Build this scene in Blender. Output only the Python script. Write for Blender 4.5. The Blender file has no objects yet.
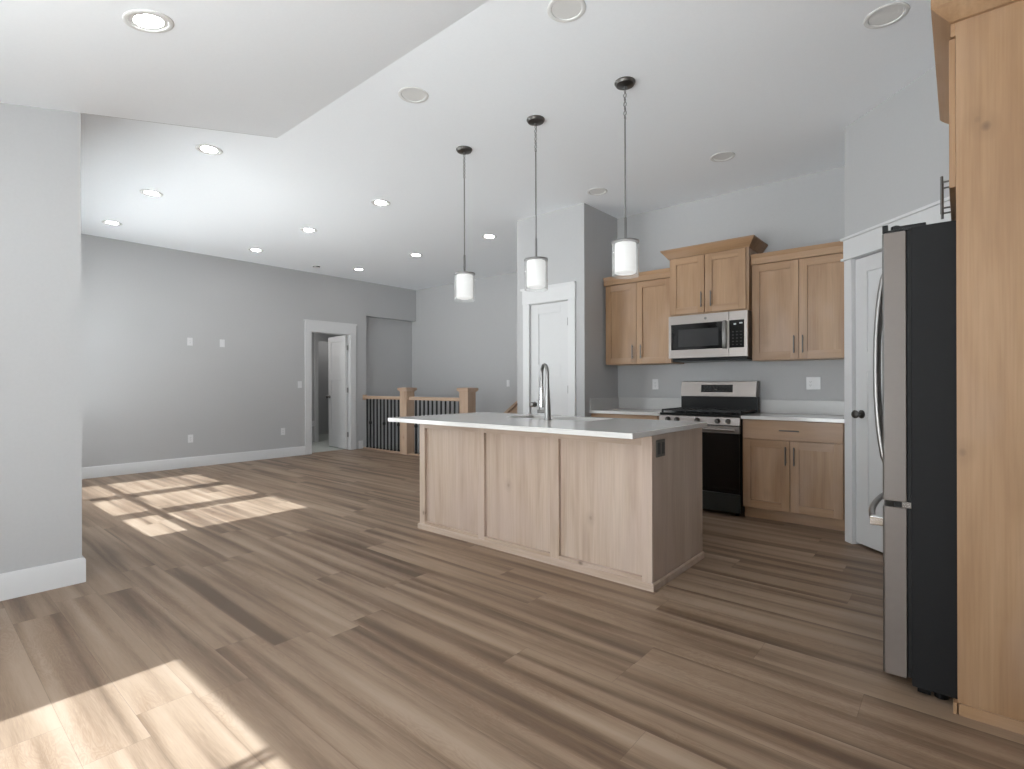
import bpy, bmesh, math, random
from mathutils import Vector

# ------------------------------------------------------------------ camera, world, sun, exposure
SC = bpy.context.scene
COL = SC.collection
R = math.radians
F_PX, YAW, ROLL, SY = 525.8, 40.494, -0.170, -0.3
cam_d = bpy.data.cameras.new('camera')
cam_d.sensor_fit = 'HORIZONTAL'
cam_d.sensor_width = 36.0
cam_d.lens = F_PX / 1024 * 36.0
cam_d.shift_y = SY / 1024
cam_d.clip_start = 0.02
cam_d.clip_end = 300
cam = bpy.data.objects.new('camera', cam_d)
COL.objects.link(cam)
cam.location = (0, 0, 1.2)
from mathutils import Matrix
cam.rotation_euler = (Matrix.Rotation(R(YAW), 4, 'Z') @ Matrix.Rotation(R(90), 4, 'X') @ Matrix.Rotation(R(ROLL), 4, 'Z')).to_euler()
SC.camera = cam

world = bpy.data.worlds.new('sky_world')
SC.world = world
world.use_nodes = True
wn = world.node_tree
wn.nodes.clear()
w_out = wn.nodes.new('ShaderNodeOutputWorld')
w_bg = wn.nodes.new('ShaderNodeBackground')
# bright hazy sky above, lower half made brighter to light the ceilings
w_geo = wn.nodes.new('ShaderNodeTexCoord')
w_sep = wn.nodes.new('ShaderNodeSeparateXYZ')
wn.links.new(w_geo.outputs['Generated'], w_sep.inputs[0])
w_mr = wn.nodes.new('ShaderNodeMapRange')
w_mr.inputs['From Min'].default_value = -0.06
w_mr.inputs['From Max'].default_value = 0.06
wn.links.new(w_sep.outputs['Z'], w_mr.inputs['Value'])
w_mix = wn.nodes.new('ShaderNodeMixRGB')
wn.links.new(w_mr.outputs['Result'], w_mix.inputs['Fac'])
w_mix.inputs['Color1'].default_value = (15.0, 15.2, 15.6, 1)
w_mix.inputs['Color2'].default_value = (7.6, 7.75, 8.1, 1)
wn.links.new(w_mix.outputs['Color'], w_bg.inputs['Color'])
w_bg.inputs['Strength'].default_value = 1.0
wn.links.new(w_bg.outputs['Background'], w_out.inputs['Surface'])

sun_d = bpy.data.lights.new('sun', 'SUN')
sun_d.energy = 13.0
sun_d.angle = R(0.55)
sun_d.color = (0.86, 0.96, 1.08)
sun = bpy.data.objects.new('sun', sun_d)
COL.objects.link(sun)
COT = 0.867
sun.rotation_euler = Vector((0.0, COT, -1.0)).to_track_quat('-Z', 'Y').to_euler()
sun.location = (-3, -8, 10)

SC.view_settings.view_transform = 'Standard'
SC.view_settings.look = 'None'
SC.view_settings.gamma = 1.0
SC.view_settings.use_curve_mapping = False
SC.view_settings.exposure = 0.0
SC.cycles.max_bounces = 12
SC.cycles.diffuse_bounces = 8
SC.cycles.transmission_bounces = 10
SC.cycles.transparent_max_bounces = 12
SC.cycles.sample_clamp_indirect = 8.0

# ------------------------------------------------------------------ measured dimensions (metres)
XL, H = -8.568, 3.147            # living room wall, flat ceiling height
XS, YS = -4.085, 0.735           # grey corner wall
YD = -1.09                      # window wall of the dining side
SLOPE = 0.231                    # dining ceiling slope
YR = YS + (H - 2.865) / SLOPE    # where the slope meets the flat ceiling
XR = 0.58                        # wall behind the refrigerator
YK, YC = 5.523, 4.916            # kitchen wall, base cabinet faces
XP, YP = -3.076, 4.804           # closet block
YF = 6.99                        # far wall
YB = 5.75                        # stair railing line

# ------------------------------------------------------------------ mesh builder
class MB:
    def __init__(s):
        s.v, s.f, s.m = [], [], []
    def add(s, vs, fs, mi=0):
        b = len(s.v)
        s.v += [tuple(p) for p in vs]
        s.f += [tuple(b + i for i in f) for f in fs]
        s.m += [mi] * len(fs)
        return s
    def box(s, x0, x1, y0, y1, z0, z1, mi=0):
        x0, x1 = sorted((x0, x1)); y0, y1 = sorted((y0, y1)); z0, z1 = sorted((z0, z1))
        vs = [(x, y, z) for z in (z0, z1) for y in (y0, y1) for x in (x0, x1)]
        return s.add(vs, [(0, 2, 3, 1), (4, 5, 7, 6), (0, 1, 5, 4), (2, 6, 7, 3), (0, 4, 6, 2), (1, 3, 7, 5)], mi)
    def prism(s, poly, z0, z1, mi=0):      # plan polygon extruded up
        n = len(poly)
        vs = [(p[0], p[1], z0) for p in poly] + [(p[0], p[1], z1) for p in poly]
        fs = [tuple(range(n))[::-1], tuple(range(n, 2 * n))] + [(i, (i + 1) % n, n + (i + 1) % n, n + i) for i in range(n)]
        return s.add(vs, fs, mi)
    def extrude(s, prof, axis, a, b, mi=0):  # profile in the plane across axis, from a to b
        n = len(prof)
        def mk(p, t):
            return (t, p[0], p[1]) if axis == 'x' else (p[0], t, p[1])
        vs = [mk(p, a) for p in prof] + [mk(p, b) for p in prof]
        fs = [tuple(range(n)), tuple(range(n, 2 * n))[::-1]] + [(i, n + i, n + (i + 1) % n, (i + 1) % n) for i in range(n)]
        return s.add(vs, fs, mi)
    def sweep(s, path, prof, mi=0):        # path: ((x,y),(dx,dy)); prof: closed loop of (out, z)
        n = len(prof)
        vs = [(p[0] + d[0] * o, p[1] + d[1] * o, z) for p, d in path for o, z in prof]
        fs = []
        for k in range(len(path) - 1):
            for i in range(n):
                j = (i + 1) % n
                fs.append((k * n + i, k * n + j, (k + 1) * n + j, (k + 1) * n + i))
        fs.append(tuple(range(n))[::-1])
        fs.append(tuple((len(path) - 1) * n + i for i in range(n)))
        return s.add(vs, fs, mi)
    def lathe(s, prof, c=(0, 0, 0), n=24, mi=0, axis='z', closed=False):   # prof: (r, h) along axis
        vs, fs = [], []
        def mk(r, h, t):
            a, b = r * math.cos(t), r * math.sin(t)
            if axis == 'z': return (c[0] + a, c[1] + b, c[2] + h)
            if axis == 'x': return (c[0] + h, c[1] + a, c[2] + b)
            return (c[0] + b, c[1] + h, c[2] + a)
        for r, h in prof:
            for k in range(n):
                vs.append(mk(r, h, 2 * math.pi * k / n))
        m = len(prof)
        for i in range(m if closed else m - 1):
            i2 = (i + 1) % m
            for k in range(n):
                k2 = (k + 1) % n
                fs.append((i * n + k, i * n + k2, i2 * n + k2, i2 * n + k))
        if not closed:
            if prof[0][0] > 1e-6: fs.append(tuple(range(n))[::-1])
            if prof[-1][0] > 1e-6: fs.append(tuple((m - 1) * n + k for k in range(n)))
        return s.add(vs, fs, mi)
    def cyl(s, c, r, h, n=20, axis='z', mi=0):
        return s.lathe([(r, 0), (r, h)], c, n, mi, axis)
    def tube(s, pts, rad, n=10, mi=0, closed=False):
        pts = [Vector(p) for p in pts]
        m = len(pts)
        rad = rad if isinstance(rad, (list, tuple)) else [rad] * m
        vs, fs = [], []
        up = None
        for i, p in enumerate(pts):
            if closed:
                t = (pts[(i + 1) % m] - pts[i - 1]).normalized()
            else:
                t = (pts[min(i + 1, m - 1)] - pts[max(i - 1, 0)]).normalized()
            if up is None:
                up = Vector((0, 0, 1)) if abs(t.z) < 0.9 else Vector((1, 0, 0))
            a = t.cross(up).normalized()
            b = a.cross(t).normalized()
            up = b
            for k in range(n):
                q = 2 * math.pi * k / n
                vs.append(p + (a * math.cos(q) + b * math.sin(q)) * rad[i])
        for i in range(m if closed else m - 1):
            i2 = (i + 1) % m
            for k in range(n):
                k2 = (k + 1) % n
                fs.append((i * n + k, i * n + k2, i2 * n + k2, i2 * n + k))
        if not closed:
            fs.append(tuple(range(n))[::-1])
            fs.append(tuple((m - 1) * n + k for k in range(n)))
        return s.add(vs, fs, mi)

def wloc(o):
    v = Vector((0, 0, 0))
    while o is not None:
        v += o.location
        o = o.parent
    return v

def obj(name, mb, mats, parent=None, bevel=0.0, local=False, seg=2, origin=None):
    mats = mats if isinstance(mats, (list, tuple)) else [mats]
    off = Vector((0, 0, 0))
    if parent is not None and not local:
        off = wloc(parent)
    if origin is not None:
        off = Vector(origin)
    me = bpy.data.meshes.new(name)
    me.from_pydata([tuple(Vector(p) - off) for p in mb.v], [], mb.f)
    for m in mats:
        me.materials.append(m)
    me.polygons.foreach_set('material_index', mb.m)
    bm = bmesh.new()
    bm.from_mesh(me)
    bmesh.ops.recalc_face_normals(bm, faces=bm.faces)
    bm.to_mesh(me)
    bm.free()
    me.shade_smooth()
    me.set_sharp_from_angle(angle=R(35))
    o = bpy.data.objects.new(name, me)
    COL.objects.link(o)
    if parent is not None:
        o.parent = parent
    if origin is not None:
        o.location = Vector(origin)
    if bevel > 0:
        b = o.modifiers.new('bevel', 'BEVEL')
        b.width = bevel
        b.segments = seg
        b.limit_method = 'ANGLE'
        b.angle_limit = R(40)
        b.harden_normals = True
    return o

def thing(name, label, cat, loc=(0, 0, 0), rotz=0.0, group=None):
    o = bpy.data.objects.new(name, None)
    COL.objects.link(o)
    o.empty_display_size = 0.1
    o.location = loc
    o.rotation_euler = (0, 0, rotz)
    o['label'] = label
    o['category'] = cat
    if group: o['group'] = group
    return o

def tag(o, label, cat, group=None):
    o['label'] = label
    o['category'] = cat
    if group: o['group'] = group
    return o

def struct_root(name, loc=(0, 0, 0), rotz=0.0, label=None, cat=None):
    o = bpy.data.objects.new(name, None)
    COL.objects.link(o)
    o.location = loc
    o.rotation_euler = (0, 0, rotz)
    o['kind'] = 'structure'
    if label: o['label'] = label
    if cat: o['category'] = cat
    return o

def struct(name, mb, mats, bevel=0.0, label=None, cat=None):
    o = obj(name, mb, mats, None, bevel)
    o['kind'] = 'structure'
    if label: o['label'] = label
    if cat: o['category'] = cat
    return o

def dup(root, loc, label, group=None):      # a copy of a thing with copies of its parts and sub-parts
    r = root.copy(); COL.objects.link(r); r.location = loc
    r['label'] = label
    if group: r['group'] = group
    for ch in list(root.children):
        c = ch.copy(); COL.objects.link(c); c.parent = r
        for g in list(ch.children):
            d = g.copy(); COL.objects.link(d); d.parent = c
    return r

# ------------------------------------------------------------------ materials
def lin(c):
    c = c / 255.0
    return c / 12.92 if c <= 0.04045 else ((c + 0.055) / 1.055) ** 2.4
def rgb(r, g, b):
    return (lin(r), lin(g), lin(b), 1.0)

class NT:
    def __init__(s, name):
        s.mat = bpy.data.materials.new(name)
        s.mat.use_nodes = True
        s.t = s.mat.node_tree
        s.p = s.t.nodes['Principled BSDF']
    def n(s, kind, **kw):
        o = s.t.nodes.new(kind)
        for k, v in kw.items(): setattr(o, k, v)
        return o
    def l(s, a, b): s.t.links.new(a, b)
    def m(s, op, a, b=None, c=None):
        o = s.n('ShaderNodeMath', operation=op)
        for i, x in enumerate((a, b, c)):
            if x is None: continue
            if isinstance(x, (int, float)): o.inputs[i].default_value = x
            else: s.l(x, o.inputs[i])
        return o.outputs[0]
    def ramp(s, fac, stops, interp='LINEAR'):
        o = s.n('ShaderNodeValToRGB')
        o.color_ramp.interpolation = interp
        e = o.color_ramp.elements
        while len(e) < len(stops): e.new(0.5)
        for i, (p, c) in enumerate(stops):
            e[i].position = p; e[i].color = c
        s.l(fac, o.inputs['Fac'])
        return o.outputs['Color']
    def mix(s, fac, a, b, blend='MIX'):
        o = s.n('ShaderNodeMixRGB', blend_type=blend)
        for i, x in zip(('Fac', 'Color1', 'Color2'), (fac, a, b)):
            if isinstance(x, (int, float)): o.inputs[i].default_value = x
            elif isinstance(x, tuple): o.inputs[i].default_value = x
            else: s.l(x, o.inputs[i])
        return o.outputs['Color']

def simple(name, col, rough=0.5, metal=0.0, noise=0.0, nscale=40.0, bump=0.0, spec=0.5, coat=0.0):
    t = NT(name)
    p = t.p
    p.inputs['Roughness'].default_value = rough
    p.inputs['Metallic'].default_value = metal
    p.inputs['Specular IOR Level'].default_value = spec
    p.inputs['Coat Weight'].default_value = coat
    tc = t.n('ShaderNodeTexCoord')
    nz = t.n('ShaderNodeTexNoise')
    nz.inputs['Scale'].default_value = nscale
    nz.inputs['Detail'].default_value = 3
    t.l(tc.outputs['Object'], nz.inputs['Vector'])
    if noise > 0:
        c2 = tuple(min(1, x * (1 + noise)) for x in col[:3]) + (1,)
        c1 = tuple(x * (1 - noise) for x in col[:3]) + (1,)
        t.l(t.ramp(nz.outputs['Fac'], [(0.3, c1), (0.7, c2)]), p.inputs['Base Color'])
    else:
        p.inputs['Base Color'].default_value = col
    if bump > 0:
        b = t.n('ShaderNodeBump')
        b.inputs['Strength'].default_value = bump
        b.inputs['Distance'].default_value = 0.002
        t.l(nz.outputs['Fac'], b.inputs['Height'])
        t.l(b.outputs['Normal'], p.inputs['Normal'])
    return t.mat

def wood(name, axis, light, mid, dark, rough=0.42, blotch=(172, 146, 128)):
    t = NT(name)
    tc = t.n('ShaderNodeTexCoord')
    oi = t.n('ShaderNodeObjectInfo')
    off = t.n('ShaderNodeVectorMath', operation='SCALE')
    off.inputs[0].default_value = (7.3, 3.1, 11.7)
    t.l(oi.outputs['Random'], off.inputs['Scale'])
    ad = t.n('ShaderNodeVectorMath', operation='ADD')
    t.l(tc.outputs['Object'], ad.inputs[0]); t.l(off.outputs[0], ad.inputs[1])
    def stretched(a, b):
        mp = t.n('ShaderNodeMapping')
        sc = [b, b, b]; sc['xyz'.index(axis)] = a
        mp.inputs['Scale'].default_value = sc
        t.l(ad.outputs[0], mp.inputs['Vector'])
        return mp.outputs['Vector']
    n1 = t.n('ShaderNodeTexNoise'); n1.inputs['Scale'].default_value = 1.0; n1.inputs['Detail'].default_value = 5; n1.inputs['Distortion'].default_value = 0.5
    t.l(stretched(0.9, 9.0), n1.inputs['Vector'])
    n2 = t.n('ShaderNodeTexNoise'); n2.inputs['Scale'].default_value = 1.0; n2.inputs['Detail'].default_value = 4; n2.inputs['Distortion'].default_value = 0.2
    t.l(stretched(3.0, 110.0), n2.inputs['Vector'])
    n3 = t.n('ShaderNodeTexNoise'); n3.inputs['Scale'].default_value = 1.0; n3.inputs['Detail'].default_value = 2
    t.l(stretched(1.6, 3.5), n3.inputs['Vector'])
    base = t.ramp(n1.outputs['Fac'], [(0.28, rgb(*dark)), (0.5, rgb(*mid)), (0.75, rgb(*light))])
    base = t.mix(t.m('MULTIPLY', t.ramp(n2.outputs['Fac'], [(0.35, (1, 1, 1, 1)), (0.62, (0, 0, 0, 1))]), 0.16), base, rgb(*[int(x * 0.72) for x in dark]))
    base = t.mix(t.m('MULTIPLY', t.ramp(n3.outputs['Fac'], [(0.48, (0, 0, 0, 1)), (0.68, (1, 1, 1, 1))]), 0.45), base, rgb(*blotch))
    vo = t.n('ShaderNodeTexVoronoi', voronoi_dimensions='3D', feature='F1')
    vo.inputs['Scale'].default_value = 3.4
    t.l(stretched(0.75, 1.0), vo.inputs['Vector'])
    knot = t.ramp(vo.outputs['Distance'], [(0.02, (1, 1, 1, 1)), (0.062, (0, 0, 0, 1))])
    halo = t.ramp(vo.outputs['Distance'], [(0.03, (1, 1, 1, 1)), (0.16, (0, 0, 0, 1))])
    base = t.mix(t.m('MULTIPLY', halo, 0.3), base, rgb(*[int(x * 0.8) for x in dark]))
    base = t.mix(t.m('MULTIPLY', knot, 0.75), base, rgb(92, 70, 55))
    t.l(base, t.p.inputs['Base Color'])
    t.p.inputs['Roughness'].default_value = rough
    t.p.inputs['Specular IOR Level'].default_value = 0.5
    b = t.n('ShaderNodeBump'); b.inputs['Strength'].default_value = 0.06; b.inputs['Distance'].default_value = 0.001
    t.l(n2.outputs['Fac'], b.inputs['Height']); t.l(b.outputs['Normal'], t.p.inputs['Normal'])
    return t.mat

def floor_mat():
    t = NT('vinyl_plank_oak')
    geo = t.n('ShaderNodeNewGeometry')
    sp = t.n('ShaderNodeSeparateXYZ'); t.l(geo.outputs['Position'], sp.inputs[0])
    x, y = sp.outputs['X'], sp.outputs['Y']
    W, L = 0.186, 1.52
    yr = t.m('DIVIDE', t.m('ADD', y, 18.222), W)
    row = t.m('FLOOR', yr)
    w1 = t.n('ShaderNodeTexWhiteNoise', noise_dimensions='1D'); t.l(row, w1.inputs['W'])
    xs = t.m('ADD', t.m('DIVIDE', x, L), t.m('MULTIPLY', w1.outputs['Value'], 7.0))
    colm = t.m('FLOOR', xs)
    cv = t.n('ShaderNodeCombineXYZ'); t.l(row, cv.inputs[0]); t.l(colm, cv.inputs[1])
    w2 = t.n('ShaderNodeTexWhiteNoise', noise_dimensions='2D'); t.l(cv.outputs[0], w2.inputs['Vector'])
    pid = w2.outputs['Value']
    fy, fx = t.m('FRACT', yr), t.m('FRACT', xs)
    ey = t.m('MULTIPLY', t.m('MINIMUM', fy, t.m('SUBTRACT', 1.0, fy)), W)
    ex = t.m('MULTIPLY', t.m('MINIMUM', fx, t.m('SUBTRACT', 1.0, fx)), L)
    seam = t.m('LESS_THAN', t.m('MINIMUM', ey, ex), 0.0009)
    def nz(sx, sy, det, dist, k):
        v = t.n('ShaderNodeCombineXYZ')
        t.l(t.m('MULTIPLY', x, sx), v.inputs[0]); t.l(t.m('MULTIPLY', y, sy), v.inputs[1])
        t.l(t.m('MULTIPLY', pid, k), v.inputs[2])
        n = t.n('ShaderNodeTexNoise'); n.inputs['Scale'].default_value = 1.0
        n.inputs['Detail'].default_value = det; n.inputs['Distortion'].default_value = dist
        t.l(v.outputs[0], n.inputs['Vector'])
        return n.outputs['Fac']
    broad = nz(0.5, 12.0, 1.0, 0.3, 40.0)
    grain = nz(3.5, 75.0, 4.0, 0.8, 60.0)
    fine = nz(14.0, 330.0, 3.0, 0.2, 30.0)
    cath = nz(3.0, 14.0, 3.0, 2.2, 55.0)
    f = t.m('ADD', t.m('MULTIPLY', broad, 0.70), t.m('MULTIPLY', pid, 0.09))
    f = t.m('ADD', f, t.m('MULTIPLY', grain, 0.13))
    f = t.m('ADD', f, t.m('MULTIPLY', fine, 0.13))
    base = t.ramp(f, [(0.37, rgb(97, 78, 63)), (0.47, rgb(124, 103, 85)), (0.56, rgb(145, 123, 103)), (0.70, rgb(161, 140, 121))])
    rings = t.ramp(t.m('FRACT', t.m('MULTIPLY', cath, 9.0)), [(0.0, (0, 0, 0, 1)), (0.5, (1, 1, 1, 1)), (1.0, (0, 0, 0, 1))])
    mask = t.ramp(nz(0.9, 5.0, 1.0, 0.0, 80.0), [(0.50, (0, 0, 0, 1)), (0.60, (1, 1, 1, 1))])
    base = t.mix(t.m('MULTIPLY', t.m('MULTIPLY', rings, mask), 0.30), base, rgb(112, 82, 60))
    base = t.mix(t.m('MULTIPLY', seam, 0.38), base, rgb(70, 56, 46))
    t.l(base, t.p.inputs['Base Color'])
    t.p.inputs['Roughness'].default_value = 0.42
    t.p.inputs['Specular IOR Level'].default_value = 0.35
    b = t.n('ShaderNodeBump'); b.inputs['Strength'].default_value = 0.08; b.inputs['Distance'].default_value = 0.001
    t.l(fine, b.inputs['Height']); t.l(b.outputs['Normal'], t.p.inputs['Normal'])
    return t.mat

def emit(name, col, strength, base=(0.9, 0.9, 0.9, 1)):
    t = NT(name)
    t.p.inputs['Base Color'].default_value = base
    t.p.inputs['Emission Color'].default_value = col
    t.p.inputs['Emission Strength'].default_value = strength
    return t.mat

def brushed(name, col, rough, axis='x'):
    t = NT(name)
    tc = t.n('ShaderNodeTexCoord'); mp = t.n('ShaderNodeMapping')
    sc = [400, 400, 400]; sc['xyz'.index(axis)] = 4
    mp.inputs['Scale'].default_value = sc
    t.l(tc.outputs['Object'], mp.inputs['Vector'])
    n = t.n('ShaderNodeTexNoise'); n.inputs['Scale'].default_value = 1.0; n.inputs['Detail'].default_value = 2
    t.l(mp.outputs['Vector'], n.inputs['Vector'])
    t.p.inputs['Base Color'].default_value = col
    t.p.inputs['Metallic'].default_value = 1.0
    t.l(t.ramp(n.outputs['Fac'], [(0.3, (rough * 0.96,) * 3 + (1,)), (0.7, (rough * 1.05,) * 3 + (1,))]), t.p.inputs['Roughness'])
    return t.mat

def clear_glass(name):
    t = NT(name)
    t.p.inputs['Base Color'].default_value = (0.97, 0.98, 0.98, 1)
    t.p.inputs['Roughness'].default_value = 0.05
    t.p.inputs['Transmission Weight'].default_value = 0.86
    t.p.inputs['IOR'].default_value = 1.3
    return t.mat

def pane_glass(name):
    t = NT(name)
    t.t.nodes.remove(t.p)
    out = [n for n in t.t.nodes if n.type == 'OUTPUT_MATERIAL'][0]
    tr = t.n('ShaderNodeBsdfTransparent'); tr.inputs['Color'].default_value = (0.96, 0.98, 0.97, 1)
    gl = t.n('ShaderNodeBsdfGlossy'); gl.inputs['Roughness'].default_value = 0.0
    mx = t.n('ShaderNodeMixShader'); mx.inputs['Fac'].default_value = 0.05
    t.l(tr.outputs[0], mx.inputs[1]); t.l(gl.outputs[0], mx.inputs[2]); t.l(mx.outputs[0], out.inputs['Surface'])
    return t.mat

M = {}
M['wall'] = simple('grey_wall_paint', rgb(180, 180, 181), 0.75, noise=0.012, nscale=60, bump=0.05)
M['ceil'] = simple('white_ceiling_paint', rgb(243, 246, 250), 0.9, noise=0.008, nscale=70, bump=0.06)
M['trim'] = simple('white_trim_paint', rgb(209, 209, 210), 0.4, noise=0.006, nscale=25)
M['door'] = simple('white_door_paint', rgb(204, 204, 205), 0.42, noise=0.006, nscale=25)
M['floor'] = floor_mat()
ALD = ((176, 143, 111), (162, 128, 96), (143, 109, 79))
PALE = ((201, 183, 168), (189, 169, 152), (170, 147, 129))  # paler alder tones for the whole island
M['wv'] = wood('knotty_alder_upright', 'z', *ALD)
M['wx'] = wood('knotty_alder_lengthwise', 'x', *ALD)
M['wy'] = wood('knotty_alder_crosswise', 'y', *ALD)
M['sv'] = wood('washed_alder_upright', 'z', *PALE, blotch=(192, 173, 163))
M['sx'] = wood('washed_alder_lengthwise', 'x', *PALE, blotch=(192, 173, 163))
M['quartz'] = simple('white_quartz', rgb(216, 214, 212), 0.13, noise=0.012, nscale=9)
M['splash'] = simple('grey_quartz', rgb(190, 189, 188), 0.3, noise=0.012, nscale=9)
M['steel'] = brushed('brushed_steel', (0.34, 0.308, 0.29, 1), 0.33, 'x')
M['steel_z'] = brushed('brushed_steel_upright', (0.24, 0.23, 0.225, 1), 0.3, 'z')
M['dark_steel'] = brushed('dark_steel', (0.10, 0.12, 0.13, 1), 0.35, 'x')
M['chrome'] = simple('chrome', (0.8, 0.8, 0.8, 1), 0.12, 1.0, noise=0.01)
M['nickel'] = simple('brushed_nickel', rgb(146, 145, 144), 0.34, 1.0, noise=0.03)
M['pewter'] = simple('dark_pewter', rgb(112, 110, 108), 0.36, 1.0, noise=0.04)
M['door_side'] = simple('taupe_painted_door_side', rgb(112, 103, 97), 0.38, noise=0.02)
M['bglass'] = simple('black_glass', rgb(14, 14, 15), 0.06, 0.0, noise=0.02, spec=0.6)
M['mesh_glass'] = simple('tinted_oven_glass', rgb(52, 52, 53), 0.16, 0.0, noise=0.04, nscale=300)
M['black'] = simple('black_enamel', rgb(16, 16, 17), 0.3, noise=0.05, spec=0.3)
M['iron'] = simple('black_iron', rgb(24, 24, 25), 0.55, noise=0.08, nscale=120)
M['fside'] = simple('charcoal_textured_side', rgb(32, 32, 33), 0.6, noise=0.06, nscale=500, bump=0.15, spec=0.15)
M['gap'] = simple('black_gasket', rgb(12, 12, 12), 0.7, noise=0.05)
M['bronze'] = simple('bronze_plate', rgb(92, 88, 82), 0.4, 0.3, noise=0.05)
M['plate'] = simple('white_plate_plastic', rgb(216, 216, 217), 0.35, noise=0.005)
M['slot'] = simple('dark_slot', rgb(60, 60, 60), 0.6, noise=0.03)
M['white_mark'] = simple('pale_print', rgb(190, 196, 200), 0.5, noise=0.02)
M['lamp_on'] = emit('lit_lens', (1, 0.985, 0.96, 1), 120.0)
M['lamp_off'] = simple('unlit_lens', rgb(238, 238, 237), 0.5, noise=0.01)
M['lamp_trim'] = simple('white_light_trim', rgb(222, 222, 221), 0.5, noise=0.006)
M['shade'] = emit('frosted_lit_glass', (1, 0.985, 0.965, 1), 0.62, (0.6, 0.6, 0.6, 1))
M['glass'] = clear_glass('clear_shade_glass')
M['pane'] = pane_glass('window_pane')
M['carpet'] = simple('pale_hall_carpet', rgb(176, 180, 176), 0.95, noise=0.08, nscale=300, bump=0.4)
M['ground'] = simple('patio_concrete', rgb(226, 225, 222), 0.95, noise=0.04, nscale=3)
M['frame'] = simple('white_vinyl_frame', rgb(238, 238, 238), 0.45, noise=0.005)

# ------------------------------------------------------------------ shell
T = 0.14
m = MB()
m.box(XL - T, XS, YS - T, YB + 0.055, -0.12, 0)
m.box(XS, XR + T, YD - T, YB + 0.055, -0.12, 0)
m.box(-5.62, XP + 0.1, YB + 0.055, YF + T, -0.12, 0)
struct('floor', m, M['floor'], label='brown oak plank floor running through kitchen and living room', cat='floor')

m = MB()
m.box(XL - T, XS, YS - T, YF + T, H, H + 0.12)
m.box(XS, XR + T, YR, YF + T, H, H + 0.12)
struct('ceiling', m, M['ceil'], label='flat white ceiling above living room and kitchen', cat='ceiling')
m = MB()
zd = H - SLOPE * (YR - (YD - T))
m.extrude([(YD - T, zd), (YR, H), (YR, H + 0.12), (YD - T, zd + 0.12)], 'x', XS - 0.001, XR + T)
struct('ceiling_dining', m, M['ceil'], label='sloping white ceiling section rising to the flat ceiling', cat='ceiling')

WIN_Z0, WIN_Z1 = 0.68, 2.30
DOOR_Z0 = 0.08
LIV = [(-7.86, -7.0), (-6.745, -5.92), (-5.665, -4.885)]
DIN = [(-2.61, -1.755), (-1.68, -0.825)]

def wall_with_holes(m, x0, x1, y0, y1, z0, z1, holes):   # wall along x, holes: (xa, xb, za, zb)
    x = x0
    for xa, xb, za, zb in sorted(holes):
        m.box(x, xa, y0, y1, z0, z1)
        if za > z0: m.box(xa, xb, y0, y1, z0, za)
        if zb < z1: m.box(xa, xb, y0, y1, zb, z1)
        x = xb
    m.box(x, x1, y0, y1, z0, z1)
    return m

m = MB()
m.box(XS - T, XS, YD - T, YS, 0, H)
m.extrude([(YS - 0.001, 2.865 - 0.0005), (YR, H), (YR, H + 0.12), (YS - 0.001, H + 0.12)], 'x', XS - 0.006, XS)
struct('wall_corner', m, M['wall'], label='grey wall on the left ending in a free corner', cat='wall')
FR = 0.035
wall_l = wall_with_holes(MB(), XL - T, XS - T, YS - T, YS, 0, H, [(a - FR, b + FR, WIN_Z0 - FR, WIN_Z1 + FR) for a, b in LIV])
struct('wall_front', wall_l, M['wall'])
wall_d = wall_with_holes(MB(), XS - T, XR + T, YD - T, YD, 0, H, [(DIN[0][0] - FR, DIN[-1][1] + FR, DOOR_Z0 - FR, WIN_Z1 + FR)])
struct('wall_dining', wall_d, M['wall'])

def window(name, x0, x1, yc, z0, z1, rail):
    r = struct_root(name, ((x0 + x1) / 2, yc, z0))
    m = MB()
    m.box(x0 - FR, x0, yc - 0.04, yc + 0.04, z0 - FR, z1 + FR)
    m.box(x1, x1 + FR, yc - 0.04, yc + 0.04, z0 - FR, z1 + FR)
    m.box(x0, x1, yc - 0.04, yc + 0.04, z1, z1 + FR)
    m.box(x0, x1, yc - 0.04, yc + 0.04, z0 - FR, z0)
    m.box(x0, x1, yc - 0.02, yc + 0.02, rail[0], rail[1])
    obj('window_frame', m, M['frame'], r)
    obj('pane', MB().box(x0, x1, yc - 0.004, yc + 0.004, z0, z1), M['pane'], r)
for i, (a, b) in enumerate(LIV):
    window('window_%d' % (i + 1), a, b, YS - T / 2, WIN_Z0, WIN_Z1, (1.06, 1.11))
for i, (a, b) in enumerate(DIN):
    window('window_%d' % (i + 4), a, b, YD - T / 2, DOOR_Z0, WIN_Z1, (0.5, 0.51))

DL0, DL1, DH = 4.668, 5.44, 2.13       # living wall doorway
m = MB()
m.box(XL - T, XL, YS - T, DL0, 0, H + 0.06)
m.box(XL - T, XL, DL0, DL1, DH, H + 0.06)
m.box(XL - T, XL, DL1, 5.785, 0, H + 0.06)
m.box(XL - T, XL, 5.785, YF, 2.505, H + 0.06)
struct('wall_living', m, M['wall'], label='long grey living room wall with a doorway and a recess', cat='wall')
m = MB()
m.box(XL - T - 0.16, XL - T - 0.002, 5.785 - 0.1, YF, -2.6, 2.51)
m.box(XL - T, XL - 0.002, 5.70, 5.785, -2.6, -0.12)
struct('wall_alcove', m, M['wall'])
struct('wall_far', MB().box(XL - T - 0.16, XP + 0.1, YF, YF + T, -2.6, H + 0.1), M['wall'], label='grey far wall behind the stair railing', cat='wall')
struct('wall_stairwell', MB().box(-8.9, -5.5, YB + 0.0, YB + 0.0545, -2.6, -0.121).box(-5.62, -5.5, YB + 0.0545, YF, -2.6, -0.121), M['wall'])
struct('floor_stairwell', MB().box(-8.95, -5.4, YB - 0.1, YF + 0.1, -2.75, -2.6), M['carpet'])

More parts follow.
